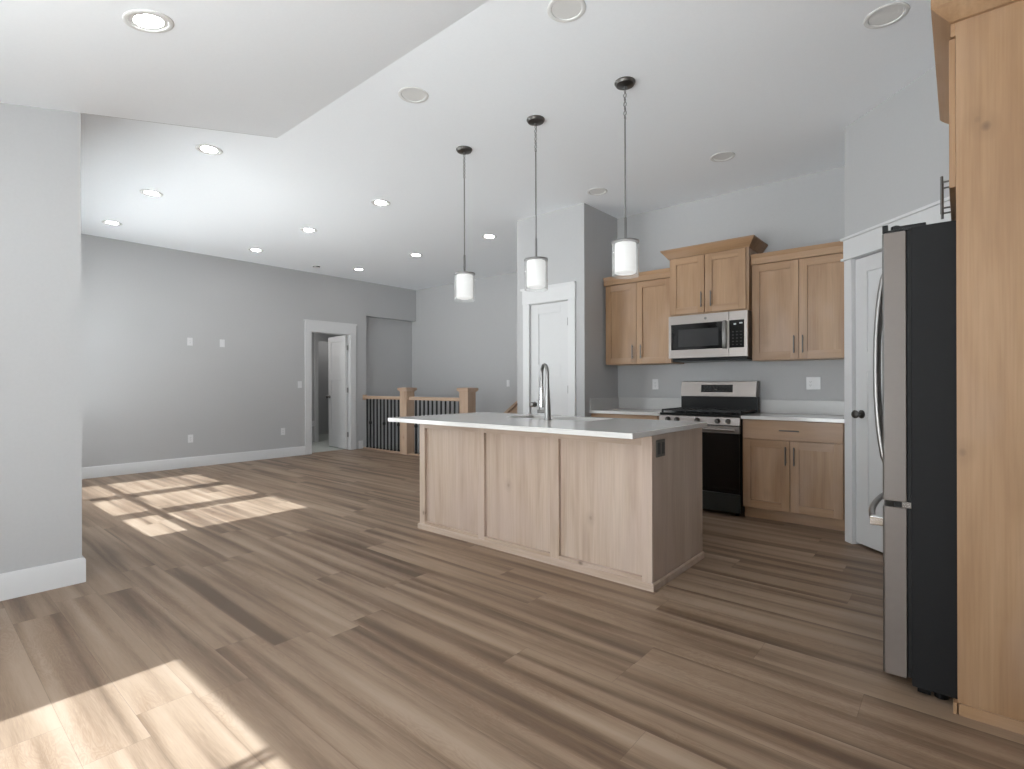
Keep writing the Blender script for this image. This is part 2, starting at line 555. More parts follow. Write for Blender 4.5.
CD0, CD1 = -3.83, -3.275               # closet doorway
m = MB()
m.box(-4.02, CD0, YP, YP + 0.11, 0, H + 0.06)
m.box(CD1, XP, YP, YP + 0.11, 0, H + 0.06)
m.box(CD0, CD1, YP, YP + 0.11, DH, H + 0.06)
m.box(XP - 0.11, XP, YP + 0.11, YF, 0, H + 0.06)
m.box(-4.02, -3.91, YP + 0.11, YF, 0, H + 0.06)
struct('wall_closet', m, M['wall'], label='grey closet block standing between stairs and kitchen', cat='wall')
struct('wall_kitchen', MB().box(XP, XR + T, YK, YK + T, 0, H + 0.06), M['wall'], label='grey kitchen wall behind the range', cat='wall')
RW = (-0.5, 0.3, 1.1, 2.0)
m = MB()
m.box(XR, XR + T, YD - T, RW[0] - FR, 0, H + 0.06); m.box(XR, XR + T, RW[1] + FR, YK + T, 0, H + 0.06)
m.box(XR, XR + T, RW[0] - FR, RW[1] + FR, 0, RW[2] - FR); m.box(XR, XR + T, RW[0] - FR, RW[1] + FR, RW[3] + FR, H + 0.06)
struct('wall_right', m, M['wall'])
r = struct_root('window_6', (XR + T / 2, (RW[0] + RW[1]) / 2, RW[2]))  # unseen window added to brighten the faces turned towards this wall
m = MB()
xa, xb = XR + T / 2 - 0.04, XR + T / 2 + 0.04
m.box(xa, xb, RW[0] - FR, RW[0], RW[2] - FR, RW[3] + FR); m.box(xa, xb, RW[1], RW[1] + FR, RW[2] - FR, RW[3] + FR)
m.box(xa, xb, RW[0], RW[1], RW[3], RW[3] + FR); m.box(xa, xb, RW[0], RW[1], RW[2] - FR, RW[2])
obj('window_frame', m, M['frame'], r)
obj('pane', MB().box(XR + T / 2 - 0.004, XR + T / 2 + 0.004, RW[0], RW[1], RW[2], RW[3]), M['pane'], r)

# angled pantry wall, local frame: x along the wall, y into the pantry
PX, PY = -0.672, 4.702
PD0, PD1 = 0.088, 0.85
r = struct_root('wall_pantry', (PX, PY, 0), R(-45), label='grey angled wall with the white pantry door', cat='wall')
m = MB()
m.box(0, PD0, 0, 0.1, 0, H + 0.06)
m.box(PD0, PD1, 0, 0.1, DH, H + 0.06)
m.box(PD1, 1.76, 0, 0.1, 0, H + 0.06)
obj('wall_panel', m, M['wall'], r, local=True)
obj('wall_return', MB().box(-0.668, -0.60, 4.74, YK, 0, H + 0.06), M['wall'], None)['kind'] = 'structure'

# hall behind the doorway
m = MB()
HX = -10.3
m.box(HX - 0.1, HX, 3.6, 5.765, 0, 2.7)
m.box(HX - 0.1, HX, 5.765, 6.6, 2.13, 2.7)
m.box(HX - 0.1, HX, 6.6, 8.2, 0, 2.7)
m.box(HX, XL - T - 0.17, 8.1, 8.2, 0, 2.7)
m.box(HX, XL - T, 3.5, 3.6, 0, 2.7)
m.box(HX - 1.6, HX - 1.5, 5.0, 7.6, 0, 2.7)
m.box(HX - 1.5, HX - 0.1, 5.0, 5.1, 0, 2.7)
m.box(HX - 1.5, HX - 0.1, 7.5, 7.6, 0, 2.7)
m.box(XL - T - 0.17, XL - T - 0.12, 5.70, 8.2, 0, 2.7)
struct('wall_hall', m, M['wall'])
struct('ceiling_hall', MB().box(HX - 1.6, XL - T, 3.5, 8.2, 2.6, 2.7), M['ceil'])
struct('floor_hall', MB().box(HX - 1.6, XL - 0.02, 3.5, 8.2, -0.1, -0.001), M['carpet'])
pl = bpy.data.lights.new('hall_lamp', 'AREA'); pl.shape = 'DISK'; pl.size = 0.3; pl.energy = 12; pl.color = (1, 0.98, 0.95)  # fill light added to brighten the hall, no fixture
po = bpy.data.objects.new('hall_lamp', pl); COL.objects.link(po); po.location = (-9.4, 4.6, 2.58)
pl2 = pl.copy(); pl2.energy = 4
po2 = bpy.data.objects.new('room_lamp', pl2); COL.objects.link(po2); po2.location = (-11.2, 6.8, 2.55)  # second fill light, added to lift the dark room beyond


struct('ground', MB().box(-12, XS - 0.2, -1.6, YS - T - 0.02, -0.45, -0.3), M['ground'])  # unseen strip added to cut upward light through the living room windows

# ------------------------------------------------------------------ trim
def base_profile(m, path, h=0.149, t=0.016):
    m.sweep(path, [(0.0, 0.0), (t, 0.0), (t, h - 0.012), (t - 0.006, h), (0.0, h)])
m = MB(); base_profile(m, [((XL, YS), (1, 0)), ((XL, 4.555), (1, 0))])
struct('baseboard_living', m, M['trim'], label='white baseboard along the long living room wall', cat='baseboard')
m = MB(); base_profile(m, [((XL, 5.614), (1, 0)), ((XL, 5.70), (1, 0))])
struct('baseboard_recess', m, M['trim'])
m = MB(); base_profile(m, [((XS, YD), (1, 0)), ((XS, YS), (1, 1)), ((XL + 0.02, YS), (0, 1))])
struct('baseboard_corner', m, M['trim'], label='white baseboard wrapping the grey corner wall', cat='baseboard')
m = MB(); base_profile(m, [((CD0 - 0.1, YP), (0, -1)), ((-4.02, YP), (-1, -1)), ((-4.02, YF), (-1, 0))])
struct('baseboard_closet', m, M['trim'])

def slab_door(m, w, h, t, panels, mi=0):      # local: x 0..w, y 0..t (front at y=0), recessed panels on both faces
    e = 0.009
    xs = sorted(set([0, w] + [p[0] for p in panels] + [p[1] for p in panels]))
    m.box(0, w, e, t - e, 0, h, mi)
    x0, x1 = min(p[0] for p in panels), max(p[1] for p in panels)
    for ya, yb in ((0, e + 0.001), (t - e - 0.001, t)):
        m.box(0, x0, ya, yb, 0, h, mi)
        m.box(x1, w, ya, yb, 0, h, mi)
        zs = [0] + sum([[p[2], p[3]] for p in sorted(panels, key=lambda q: q[2])], []) + [h]
        for a, b in zip(zs[::2], zs[1::2]):
            m.box(x0, x1, ya, yb, a, b, mi)
    return m

def knob_mesh(c, axis, sgn, lever=False):
    m = MB()
    m.lathe([(0.031, 0), (0.031, sgn * 0.006), (0.012, sgn * 0.010), (0.012, sgn * 0.030), (0.020, sgn * 0.036), (0.029, sgn * 0.046), (0.030, sgn * 0.056), (0.022, sgn * 0.066), (0.0, sgn * 0.069)], c, 20, 0, axis)
    return m

def casing(m, x0, x1, h, wc, y, hh, ov, cap=True):   # local casing around opening x0..x1; face towards -y
    m.box(x0 - wc, x0 + 0.004, y - 0.018, y, 0, h)
    m.box(x1 - 0.004, x1 + wc, y - 0.018, y, 0, h)
    m.box(x0 - wc - ov * 0.2, x1 + wc + ov * 0.2, y - 0.022, y, h, h + hh)
    if cap:
        m.box(x0 - wc - ov, x1 + wc + ov, y - 0.035, y, h + hh, h + hh + 0.02)
        m.box(x0 - wc - ov, x1 + wc + ov, y - 0.033, y, h - 0.004, h + 0.014)

def hinge_mesh(x, y, z):
    m = MB(); m.cyl((x, y, z - 0.045), 0.007, 0.09, 10)
    m.box(x - 0.014, x + 0.014, y + 0.004, y + 0.007, z - 0.042, z + 0.042)
    return m

# door_1: angled pantry door
r = struct_root('door_1', (PX, PY, 0), R(-45), 'white panelled pantry door set in the angled wall by the refrigerator', 'door')
m = MB(); casing(m, PD0, PD1, DH, 0.073, 0, 0.15, 0.018)
m.box(PD0, PD0 + 0.006, 0, 0.1, 0, DH); m.box(PD1 - 0.006, PD1, 0, 0.1, 0, DH); m.box(PD0, PD1, 0, 0.1, DH - 0.006, DH)
obj('casing', m, M['trim'], r, 0.0015, local=True)
w = PD1 - PD0 - 0.018
m = slab_door(MB(), w, DH - 0.03, 0.036, [(0.115, w - 0.115, 0.23, 1.27), (0.115, w - 0.115, 1.41, 1.99)])
m.v = [(x + PD0 + 0.009, y + 0.010, z + 0.018) for x, y, z in m.v]
sl = obj('door_slab', m, M['door'], r, 0.0015, local=True)
obj('knob', knob_mesh((PD0 + 0.070, 0.010, 0.972), 'y', -1), M['pewter'], r, local=True)

# door_2: closet door, hinged on the right
r = struct_root('door_2', (0, YP, 0), 0, 'white panelled closet door behind the island faucet', 'door')
m = MB(); casing(m, CD0, CD1, DH, 0.088, 0, 0.185, 0.03, cap=False)
m.box(CD0 - 0.12, CD1 + 0.09, -0.026, 0, DH + 0.165, DH + 0.187)
m.box(CD0, CD0 + 0.006, 0, 0.11, 0, DH); m.box(CD1 - 0.006, CD1, 0, 0.11, 0, DH); m.box(CD0, CD1, 0, 0.11, DH - 0.006, DH)
obj('casing', m, M['trim'], r, 0.0015, local=True)
w = CD1 - CD0 - 0.018
m = slab_door(MB(), w, DH - 0.022, 0.036, [(0.115, w - 0.115, 0.23, 1.27), (0.115, w - 0.115, 1.41, 1.995)])
m.v = [(x + CD0 + 0.009, y + 0.012, z + 0.012) for x, y, z in m.v]
obj('door_slab', m, M['door'], r, 0.0015, local=True)
obj('knob', knob_mesh((CD0 + 0.066, 0.012, 0.965), 'y', -1), M['pewter'], r, local=True)
for z in (1.89, 1.14, 0.28):
    obj('hinge', hinge_mesh(CD1 - 0.012, 0.002, z), M['pewter'], r, local=True)

# door_3: living room doorway with an open leaf; local frame turned so the wall face looks along -y
r = struct_root('door_3', (XL, 0, 0), R(90), 'white cased doorway with an open white door in the living room wall', 'door')
# local x = world y, local y = -(world x - XL)
m = MB(); casing(m, DL0, DL1, DH, 0.112, 0, 0.19, 0.0, cap=False)
m.box(DL0 - 0.13, DL1 + 0.13, -0.03, 0, DH + 0.17, DH + 0.195)
m.box(DL0, DL0 + 0.012, 0, T, 0, DH); m.box(DL1 - 0.012, DL1, 0, T, 0, DH); m.box(DL0, DL1, 0, T, DH - 0.012, DH)
m.box(DL0 - 0.09, DL0, T, T + 0.016, 0, DH); m.box(DL1, DL1 + 0.09, T, T + 0.016, 0, DH); m.box(DL0 - 0.09, DL1 + 0.09, T, T + 0.016, DH, DH + 0.1)
obj('casing', m, M['trim'], r, 0.0015, local=True)
lw = 0.735
m = slab_door(MB(), lw, DH - 0.03, 0.036, [(0.115, lw - 0.115, 0.23, 1.27), (0.115, lw - 0.115, 1.41, 1.995)])
leaf_a = R(180 - 97)
hx, hy = DL1 - 0.030, 0.062
def leaf_xf(p):
    x, y, z = p
    return (hx - (x * math.cos(R(97)) * 1.0) * 1.0 - y * math.sin(R(97)), hy + x * math.sin(R(97)) - y * math.cos(R(97)), z)
m.v = [leaf_xf((x, y, z + 0.014)) for x, y, z in m.v]
lf = obj('door_slab', m, M['door'], r, 0.0015, local=True)
for yy, sg in ((0.0, -1), (0.036, 1)):
    k = knob_mesh((lw - 0.065, yy, 0.965), 'y', sg)
    k.v = [leaf_xf(p) for p in k.v]
    obj('knob', k, M['pewter'], lf, local=True)
for z in (1.88, 1.10, 0.28):
    mm = MB(); mm.cyl((hx + 0.0, hy - 0.008, z - 0.045), 0.009, 0.09, 10); mm.box(hx, hx + 0.004, hy - 0.04, hy, z - 0.045, z + 0.045)
    obj('hinge', mm, M['nickel'], r, local=True)
# second doorway inside the hall
r = struct_root('door_4', (HX, 0, 0), R(90), 'white cased dark doorway beyond the open hall door', 'door')
m = MB(); casing(m, 5.765, 6.6, DH, 0.075, 0, 0.17, 0.0, cap=False)
obj('casing', m, M['trim'], r, 0.0015, local=True)
m = slab_door(MB(), 0.8, 2.1, 0.036, [(0.115, 0.685, 0.23, 1.27), (0.115, 0.685, 1.41, 1.995)])
m.v = [(5.80 + y, 0.12 + x, z + 0.014) for x, y, z in m.v]
obj('door_slab', m, M['door'], r, local=True)

# ------------------------------------------------------------------ recessed lights
def recessed(name_label, lit, loc, tilt=0.0, group=None):
    t = thing('recessed_light', name_label, 'ceiling light', loc, 0, group)
    m = MB()
    m.lathe([(0.072, 0.022), (0.076, 0.002), (0.080, -0.004), (0.092, -0.006), (0.100, -0.003), (0.101, 0.0)], (0, 0, 0), 36)
    obj('trim_ring', m, M['lamp_trim'], t, local=True)
    m = MB()
    m.lathe([(0.0, 0.0 if lit else 0.012), (0.060, 0.0 if lit else 0.012), (0.074, 0.006 if lit else 0.020), (0.074, 0.024), (0.0, 0.024)], (0, 0, 0), 36)
    obj('lens', m, M['lamp_on'] if lit else M['lamp_off'], t, local=True)
    t.rotation_euler = (tilt, 0, 0)
    return t
ZC = H - 0.0005
nth = ['first', 'second', 'third']
rows = [(-4.722, 'row nearest the pendants'), (-6.232, 'middle row'), (-7.732, 'row along the long grey wall')]
first = None
for x, rn in rows:
    for k, y in enumerate((1.683, 3.375, 5.079)):
        lb = 'lit recessed light, %s from the left in the %s' % (nth[k], rn)
        if first is None:
            first = recessed(lb, True, (x, y, ZC), 0, 'lit recessed lights over the living room')
        else:
            dup(first, (x, y, ZC), lb, 'lit recessed lights over the living room')
recessed('large lit recessed light in the sloping ceiling above the grey corner wall', True, (-2.83, 0.755, 2.865 + SLOPE * (0.755 - YS) - 0.0005), math.atan(SLOPE), None)
KL = [((-2.795, 2.262), 'unlit recessed light in the flat ceiling just left of the pendant canopies'),
      ((-1.552, 2.262), 'unlit recessed light at the top edge between middle and near pendants'),
      ((-0.297, 3.410), 'unlit recessed light closest to the tall refrigerator cabinet'),
      ((-1.552, 4.609), 'unlit recessed light above the range and microwave'),
      ((-2.795, 4.609), 'unlit recessed light beside the top corner of the closet block')]
first = None
for (x, y), lb in KL:
    if first is None:
        first = recessed(lb, False, (x, y, ZC), 0, 'unlit recessed lights over the kitchen')
    else:
        dup(first, (x, y, ZC), lb, 'unlit recessed lights over the kitchen')

t = thing('smoke_detector', 'small white ceiling detector with dark vent near the long grey wall', 'smoke detector', (-8.0, 4.46, H))
m = MB(); m.lathe([(0.055, 0.0), (0.055, -0.012), (0.045, -0.034), (0.0, -0.036)], (0, 0, 0), 28)
obj('body', m, M['lamp_trim'], t, local=True)
m = MB(); m.lathe([(0.056, -0.014), (0.0565, -0.02), (0.050, -0.028), (0.047, -0.024)], (0, 0, 0), 28, closed=True)
obj('vent_ring', m, M['slot'], t, local=True)

# ------------------------------------------------------------------ pendants
def pendant(label, loc):
    t = thing('pendant_light', label, 'pendant light', loc, 0, 'pendant lights over the island')
    m = MB(); m.lathe([(0.0665, 0.0), (0.0665, -0.008), (0.058, -0.020), (0.030, -0.028), (0.012, -0.032), (0.010, -0.045), (0.0, -0.046)], (0, 0, 0), 32)
    obj('canopy', m, M['pewter'], t, local=True)
    m = MB()
    z0, n = -0.040, 7
    lk = 0.034
    for i in range(n):
        zc = z0 - lk * 0.5 - i * (lk - 0.0055)
        pts = []
        for k in range(12):
            a = 2 * math.pi * k / 12
            u, v = 0.0095 * math.cos(a), 0.5 * (lk - 0.004) * math.sin(a)
            pts.append((u, 0, zc + v) if i % 2 else (0, u, zc + v))
        m.tube(pts, 0.0026, 6, closed=True)
    m.tube([(0.003, 0.002, -0.04), (-0.003, 0.003, -0.12), (0.002, -0.002, -0.25)], 0.0018, 6)
    obj('chain', m, M['nickel'], t, local=True)
    zb = 2.269 - H
    obj('rod', MB().cyl((0, 0, zb - 0.01), 0.0052, -0.245 - zb + 0.01, 14), M['nickel'], t, local=True)
    obj('sleeve', MB().lathe([(0.0085, 2.118 - H), (0.0085, zb), (0.0055, zb + 0.006)], (0, 0, 0), 16), M['nickel'], t, local=True)
    zc = 2.112 - H
    m = MB(); m.lathe([(0.0, zc + 0.012), (0.060, zc + 0.012), (0.088, zc + 0.007), (0.0885, zc - 0.003), (0.0, zc - 0.003)], (0, 0, 0), 36)
    obj('cap_plate', m, M['nickel'], t, local=True)
    m = MB(); m.lathe([(0.0838, zc - 0.004), (0.0850, zc - 0.004), (0.0850, 1.893 - H), (0.0838, 1.893 - H)], (0, 0, 0), 40, closed=True)
    obj('glass_shade', m, M['glass'], t, local=True)
    m = MB(); m.lathe([(0.0, zc - 0.006), (0.066, zc - 0.008), (0.068, zc - 0.014), (0.068, 1.918 - H), (0.062, 1.913 - H), (0.0, 1.913 - H)], (0, 0, 0), 36)
    obj('lamp_shade', m, M['shade'], t, local=True)
    return t
YPEND = 3.058
p0 = pendant('glass cylinder pendant at the right end of the island, in front of the wall cabinets', (-1.645, YPEND, H - 0.0005))
dup(p0, (-2.375, YPEND, H - 0.0005), 'middle glass cylinder pendant, hanging in front of the closet door')
dup(p0, (-3.124, YPEND, H - 0.0005), 'glass cylinder pendant at the left end of the island, towards the stair railing')

# ------------------------------------------------------------------ island
IX0, IX1, IY0, IY1 = -3.441, -1.36, 2.838, 3.615
CT0, CT1 = 0.904, 0.935
t = thing('kitchen_island', 'washed alder kitchen island base with three recessed front panels', 'kitchen island', ((IX0 + IX1) / 2, (IY0 + IY1) / 2, 0))
m = MB()
e = 0.026
m.box(IX0 + 0.01, IX1 - 0.0205, IY0 + e, IY0 + e + 0.02, 0, CT0 - 0.003)
m.box(IX0 + 0.01, IX1 - 0.0205, IY1 - 0.02, IY1, 0, CT0 - 0.003)
m.box(IX0 + 0.01, IX0 + 0.03, IY0 + e + 0.02, IY1 - 0.02, 0, CT0 - 0.003)
m.box(IX0 + 0.03, IX1 - 0.0205, IY0 + e + 0.02, IY1 - 0.02, 0.02, 0.04)
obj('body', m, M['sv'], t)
m = MB()
for a, b in ((-3.441, -3.377), (-2.766, -2.699), (-2.094, -2.022), (-1.426, -1.360)):
    m.box(a, b, IY0, IY0 + e - 0.0005, 0.0, CT0 - 0.003, 0)
for a, b in ((-3.377, -2.766), (-2.699, -2.094), (-2.022, -1.426)):
    m.box(a, b, IY0, IY0 + e - 0.0005, 0.838, CT0 - 0.003, 1)
    m.box(a, b, IY0, IY0 + e - 0.0005, 0.0, 0.066, 1)
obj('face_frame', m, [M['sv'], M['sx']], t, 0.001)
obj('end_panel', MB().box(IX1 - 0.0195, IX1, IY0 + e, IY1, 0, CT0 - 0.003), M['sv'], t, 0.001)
m = MB()
m.sweep([((IX0, IY1), (-1, 0)), ((IX0, IY0), (-1, -1)), ((IX1, IY0), (1, -1)), ((IX1, IY1), (1, 0))],
        [(0.0005, 0.0), (0.013, 0.0), (0.013, 0.036), (0.008, 0.043), (0.0005, 0.043)])
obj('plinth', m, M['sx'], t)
m = MB(); m.box(IX1, IX1 + 0.006, 2.888, 3.003, 0.768, 0.868, 0)
op = obj('outlet', m, M['bronze'], t, 0.001)
m = MB()
for yc in (2.917, 2.974):
    m.box(IX1 + 0.006, IX1 + 0.008, yc - 0.017, yc + 0.017, 0.784, 0.852)
obj('receptacle', m, M['slot'], op)

# counter with a sink cut-out
CX0, CX1, CY0, CY1 = -3.487, -1.334, 2.552, 3.64
SX0, SX1, SY0, SY1 = -2.80, -2.02, 3.20, 3.56
def slab_hole(m, x0, x1, y0, y1, hx0, hx1, hy0, hy1, z0, z1):
    o = [(x0, y0), (x1, y0), (x1, y1), (x0, y1)]
    i = [(hx0, hy0), (hx1, hy0), (hx1, hy1), (hx0, hy1)]
    vs = [(p[0], p[1], z) for z in (z0, z1) for p in o + i]
    fs = []
    for k in range(4):
        j = (k + 1) % 4
        fs += [(k, j, 4 + j, 4 + k), (8 + k, 12 + k, 12 + j, 8 + j), (k, 8 + k, 8 + j, j), (4 + k, 4 + j, 12 + j, 12 + k)]
    return m.add(vs, fs)
m = slab_hole(MB(), CX0, CX1, CY0, CY1, SX0, SX1, SY0, SY1, CT0, CT1)
tag(obj('island_countertop', m, M['quartz'], None, 0.003, origin=((CX0 + CX1) / 2, (CY0 + CY1) / 2, CT0)), 'white quartz countertop on the island, overhanging its front', 'countertop')
t = thing('sink', 'undermount steel sink set into the white island countertop', 'sink', ((SX0 + SX1) / 2, (SY0 + SY1) / 2, 0.70))
m = MB()
w = 0.012
zb_ = 0.715
x0, x1, y0, y1 = SX0 - 0.004, SX1 + 0.004, SY0 - 0.004, SY1 + 0.004
m.box(x0 - w, x0, y0 - w, y1 + w, zb_, CT0 - 0.001); m.box(x1, x1 + w, y0 - w, y1 + w, zb_, CT0 - 0.001)
m.box(x0, x1, y0 - w, y0, zb_, CT0 - 0.001); m.box(x0, x1, y1, y1 + w, zb_, CT0 - 0.001)
m.box(x0 - w, x1 + w, y0 - w, y1 + w, zb_ - 0.012, zb_)
obj('basin', m, M['steel'], t)
obj('drain', MB().lathe([(0.045, 0), (0.045, 0.004), (0.032, 0.003), (0.0, 0.001)], ((x0 + x1) / 2, (y0 + y1) / 2, zb_), 20), M['chrome'], t)

# faucet, spout turned away from the seating side
FX, FY = -2.344, 3.150
t = thing('faucet', 'tall gooseneck pull-down faucet standing beside the island sink', 'faucet', (FX, FY, CT1))
m = MB()
m.lathe([(0.030, 0.0), (0.030, 0.004), (0.0265, 0.008), (0.0235, 0.10), (0.019, 0.19), (0.0145, 0.26), (0.0135, 0.27)], (0, 0, 0), 24)
obj('body', m, M['nickel'], t, local=True)
da = R(146)
ux, uy = math.cos(da), math.sin(da)
pts = [(0, 0, 0.262), (0, 0, 0.30), (0, 0, 0.345)]
RA = 0.066
for k in range(1, 13):
    a = math.pi * k / 12
    pts.append((ux * (RA - RA * math.cos(a)), uy * (RA - RA * math.cos(a)), 0.345 + RA * math.sin(a)))
pts.append((ux * 2 * RA, uy * 2 * RA, 0.245))
obj('spout', MB().tube(pts, 0.0132, 14), M['nickel'], t, local=True)
m = MB(); m.lathe([(0.0125, 0.248), (0.0155, 0.240), (0.0155, 0.150), (0.0185, 0.095), (0.0175, 0.085), (0.0, 0.085)], (ux * 2 * RA, uy * 2 * RA, 0), 20)
obj('spray_head', m, M['chrome'], t, local=True)
hd = R(221)
vx, vy = math.cos(hd), math.sin(hd)
m = MB()
m.tube([(vx * 0.018, vy * 0.018, 0.062), (vx * 0.075, vy * 0.075, 0.062)], 0.0135, 14)
m.tube([(vx * 0.062, vy * 0.062, 0.066), (vx * 0.068, vy * 0.068, 0.11), (vx * 0.074, vy * 0.074, 0.150)], [0.007, 0.0055, 0.005], 10)
obj('lever_handle', m, M['nickel'], t, local=True)

# ------------------------------------------------------------------ kitchen cabinets
def shaker(name, parent, x0, x1, y, z0, z1, st=0.066, th=0.02, rec=0.012, handle=None, flat=False):
    m = MB()
    if flat:
        m.box(x0, x1, y, y + th, z0, z1, 1)
    else:
        m.box(x0, x0 + st, y, y + th, z0, z1, 0)
        m.box(x1 - st, x1, y, y + th, z0, z1, 0)
        m.box(x0 + st, x1 - st, y, y + th, z1 - st, z1, 1)
        m.box(x0 + st, x1 - st, y, y + th, z0, z0 + st, 1)
        m.box(x0 + st - 0.001, x1 - st + 0.001, y + rec, y + th - 0.001, z0 + st - 0.001, z1 - st + 0.001, 0)
    d = obj(name, m, [M['wv'], M['wx']], parent, 0.0012)
    if handle:
        hm = MB()
        kind, a, b, c = handle
        if kind == 'v':      # a: x, b..c: z
            hm.tube([(a, y - 0.026, b), (a, y - 0.026, c)], 0.0055, 10)
            for z in (b + 0.022, c - 0.022):
                hm.cyl((a, y - 0.026, z), 0.004, 0.0262, 8, 'y')
        else:                # a..b: x, c: z
            hm.tube([(a, y - 0.026, c), (b, y - 0.026, c)], 0.0055, 10)
            for x in (a + 0.022, b - 0.022):
                hm.cyl((x, y - 0.026, c), 0.004, 0.0262, 8, 'y')
        obj('handle', hm, M['pewter'], d)
    return d

YU = 5.193
def crown_flat(m, x0, x1, yf, z0, z1):
    m.box(x0, x1, yf - 0.012, yf + 0.02, z0, z1 - 0.03)
    m.extrude([(yf - 0.012, z1 - 0.034), (yf - 0.026, z1 - 0.012), (yf - 0.030, z1), (yf + 0.02, z1), (yf + 0.02, z1 - 0.034)], 'x', x0, x1)

# left upper
t = thing('wall_cabinet', 'alder wall cabinet with two doors left of the microwave', 'kitchen cabinet', (-2.665, YK, 1.413), 0, 'alder wall cabinets')
x0, x1 = -3.048, -2.268
obj('body', MB().box(x0, x1, YU + 0.021, YK - 0.001, 1.413, 2.315), M['wv'], t, 0.001)
shaker('door', t, x0 + 0.004, -2.668, YU, 1.418, 2.295, handle=('v', -2.705, 1.470, 1.622))
shaker('door', t, -2.664, x1 - 0.004, YU, 1.418, 2.295, handle=('v', -2.608, 1.470, 1.622))
m = MB(); crown_flat(m, x0 - 0.012, x1, YU, 2.300, 2.392)
m.box(x0 - 0.012, x0 + 0.006, YU + 0.02, YK - 0.001, 2.316, 2.392)
m.box(x0, x1, YU + 0.02, YK - 0.001, 2.316, 2.33)
obj('crown', m, M['wx'], t, 0.001)
# right upper
t = thing('wall_cabinet', 'alder wall cabinet with two doors between microwave and pantry door', 'kitchen cabinet', (-1.11, YK, 1.413), 0, 'alder wall cabinets')
x0, x1 = -1.488, -0.674
obj('body', MB().box(x0, x1, YU + 0.021, YK - 0.001, 1.413, 2.315), M['wv'], t, 0.001)
shaker('door', t, x0 + 0.004, -1.094, YU, 1.422, 2.300, handle=('v', -1.128, 1.470, 1.626))
shaker('door', t, -1.090, -0.704, YU, 1.422, 2.300, handle=('v', -1.058, 1.470, 1.626))
m = MB(); crown_flat(m, x0, x1, YU, 2.305, 2.397)
m.box(x0, x1, YU + 0.02, YK - 0.001, 2.316, 2.33)
obj('crown', m, M['wx'], t, 0.001)
# middle upper
YM = 5.123
t = thing('wall_cabinet', 'taller alder wall cabinet with flared crown directly above the microwave', 'kitchen cabinet', (-1.88, YK, 1.89), 0, 'alder wall cabinets')
x0, x1 = -2.262, -1.496
obj('body', MB().box(x0, x1, YM + 0.021, YK - 0.001, 1.885, 2.50), M['wv'], t, 0.001)
shaker('door', t, x0 + 0.006, -1.905, YM, 1.897, 2.462, handle=('v', -1.928, 1.948, 2.098))
shaker('door', t, -1.896, x1 - 0.022, YM, 1.897, 2.462, handle=('v', -1.836, 1.948, 2.098))
m = MB()
m.sweep([((x0, YK - 0.001), (-1, 0)), ((x0, YM + 0.01), (-1, -1)), ((x1, YM + 0.01), (1, -1)), ((x1, YK - 0.001), (1, 0))],
        [(0.0005, 2.466), (0.012, 2.466), (0.020, 2.480), (0.060, 2.532), (0.068, 2.540), (0.068, 2.553), (0.0005, 2.553)])
m.box(x0, x1, YM + 0.01, YK - 0.002, 2.501, 2.53)
obj('crown', m, M['wx'], t)

# base cabinets
def base_cab(label, x0, x1, hx, dsp):
    t = thing('base_cabinet', label, 'kitchen cabinet', ((x0 + x1) / 2, YK, 0), 0, 'alder base cabinets')
    obj('body', MB().box(x0, x1, YC + 0.021, YK - 0.001, 0.10, CT0 - 0.022), M['wv'], t, 0.001)
    obj('toe_kick', MB().box(x0, x1, YC + 0.075, YK - 0.02, 0.0, 0.0995), M['wx'], t)
    d = shaker('drawer', t, x0 + 0.006, x1 - 0.006, YC, 0.716, 0.876, handle=('h', hx - 0.076, hx + 0.076, 0.797), flat=True)
    shaker('door', t, x0 + 0.006, dsp - 0.002, YC, 0.106, 0.708, handle=('v', dsp - 0.030, 0.505, 0.660))
    shaker('door', t, dsp + 0.002, x1 - 0.006, YC, 0.106, 0.708, handle=('v', dsp + 0.035, 0.505, 0.660))
base_cab('alder base cabinet with one drawer and two doors right of the range', -1.492, -0.712, -1.106, -1.104)
base_cab('alder base cabinet half hidden behind the island, left of the range', XP + 0.004, -2.292, -2.68, -2.68)
def counter(label, x0, x1, left):
    m = MB()
    m.box(x0, x1, YC - 0.022, YK - 0.001, 0.884, 0.914)
    o = tag(obj('countertop', m, M['quartz'], None, 0.002, origin=((x0 + x1) / 2, YK, 0.884)), label, 'countertop', 'quartz wall countertops')
    m = MB()
    m.box(x0, x1, YK - 0.020, YK - 0.001, 0.9142, 1.040)
    if left: m.box(x0, x0 + 0.019, YC - 0.022, YK - 0.0205, 0.9142, 1.040)
    else: m.box(x1 - 0.019, x1, YC - 0.0, YK - 0.0205, 0.9142, 1.040)
    obj('backsplash', m, M['splash'], o, 0.002)['label'] = 'low grey backsplash strip'
counter('white quartz countertop with backsplash right of the range', -1.496, -0.674, False)
counter('white quartz countertop with backsplash left of the range', XP + 0.002, -2.270, True)

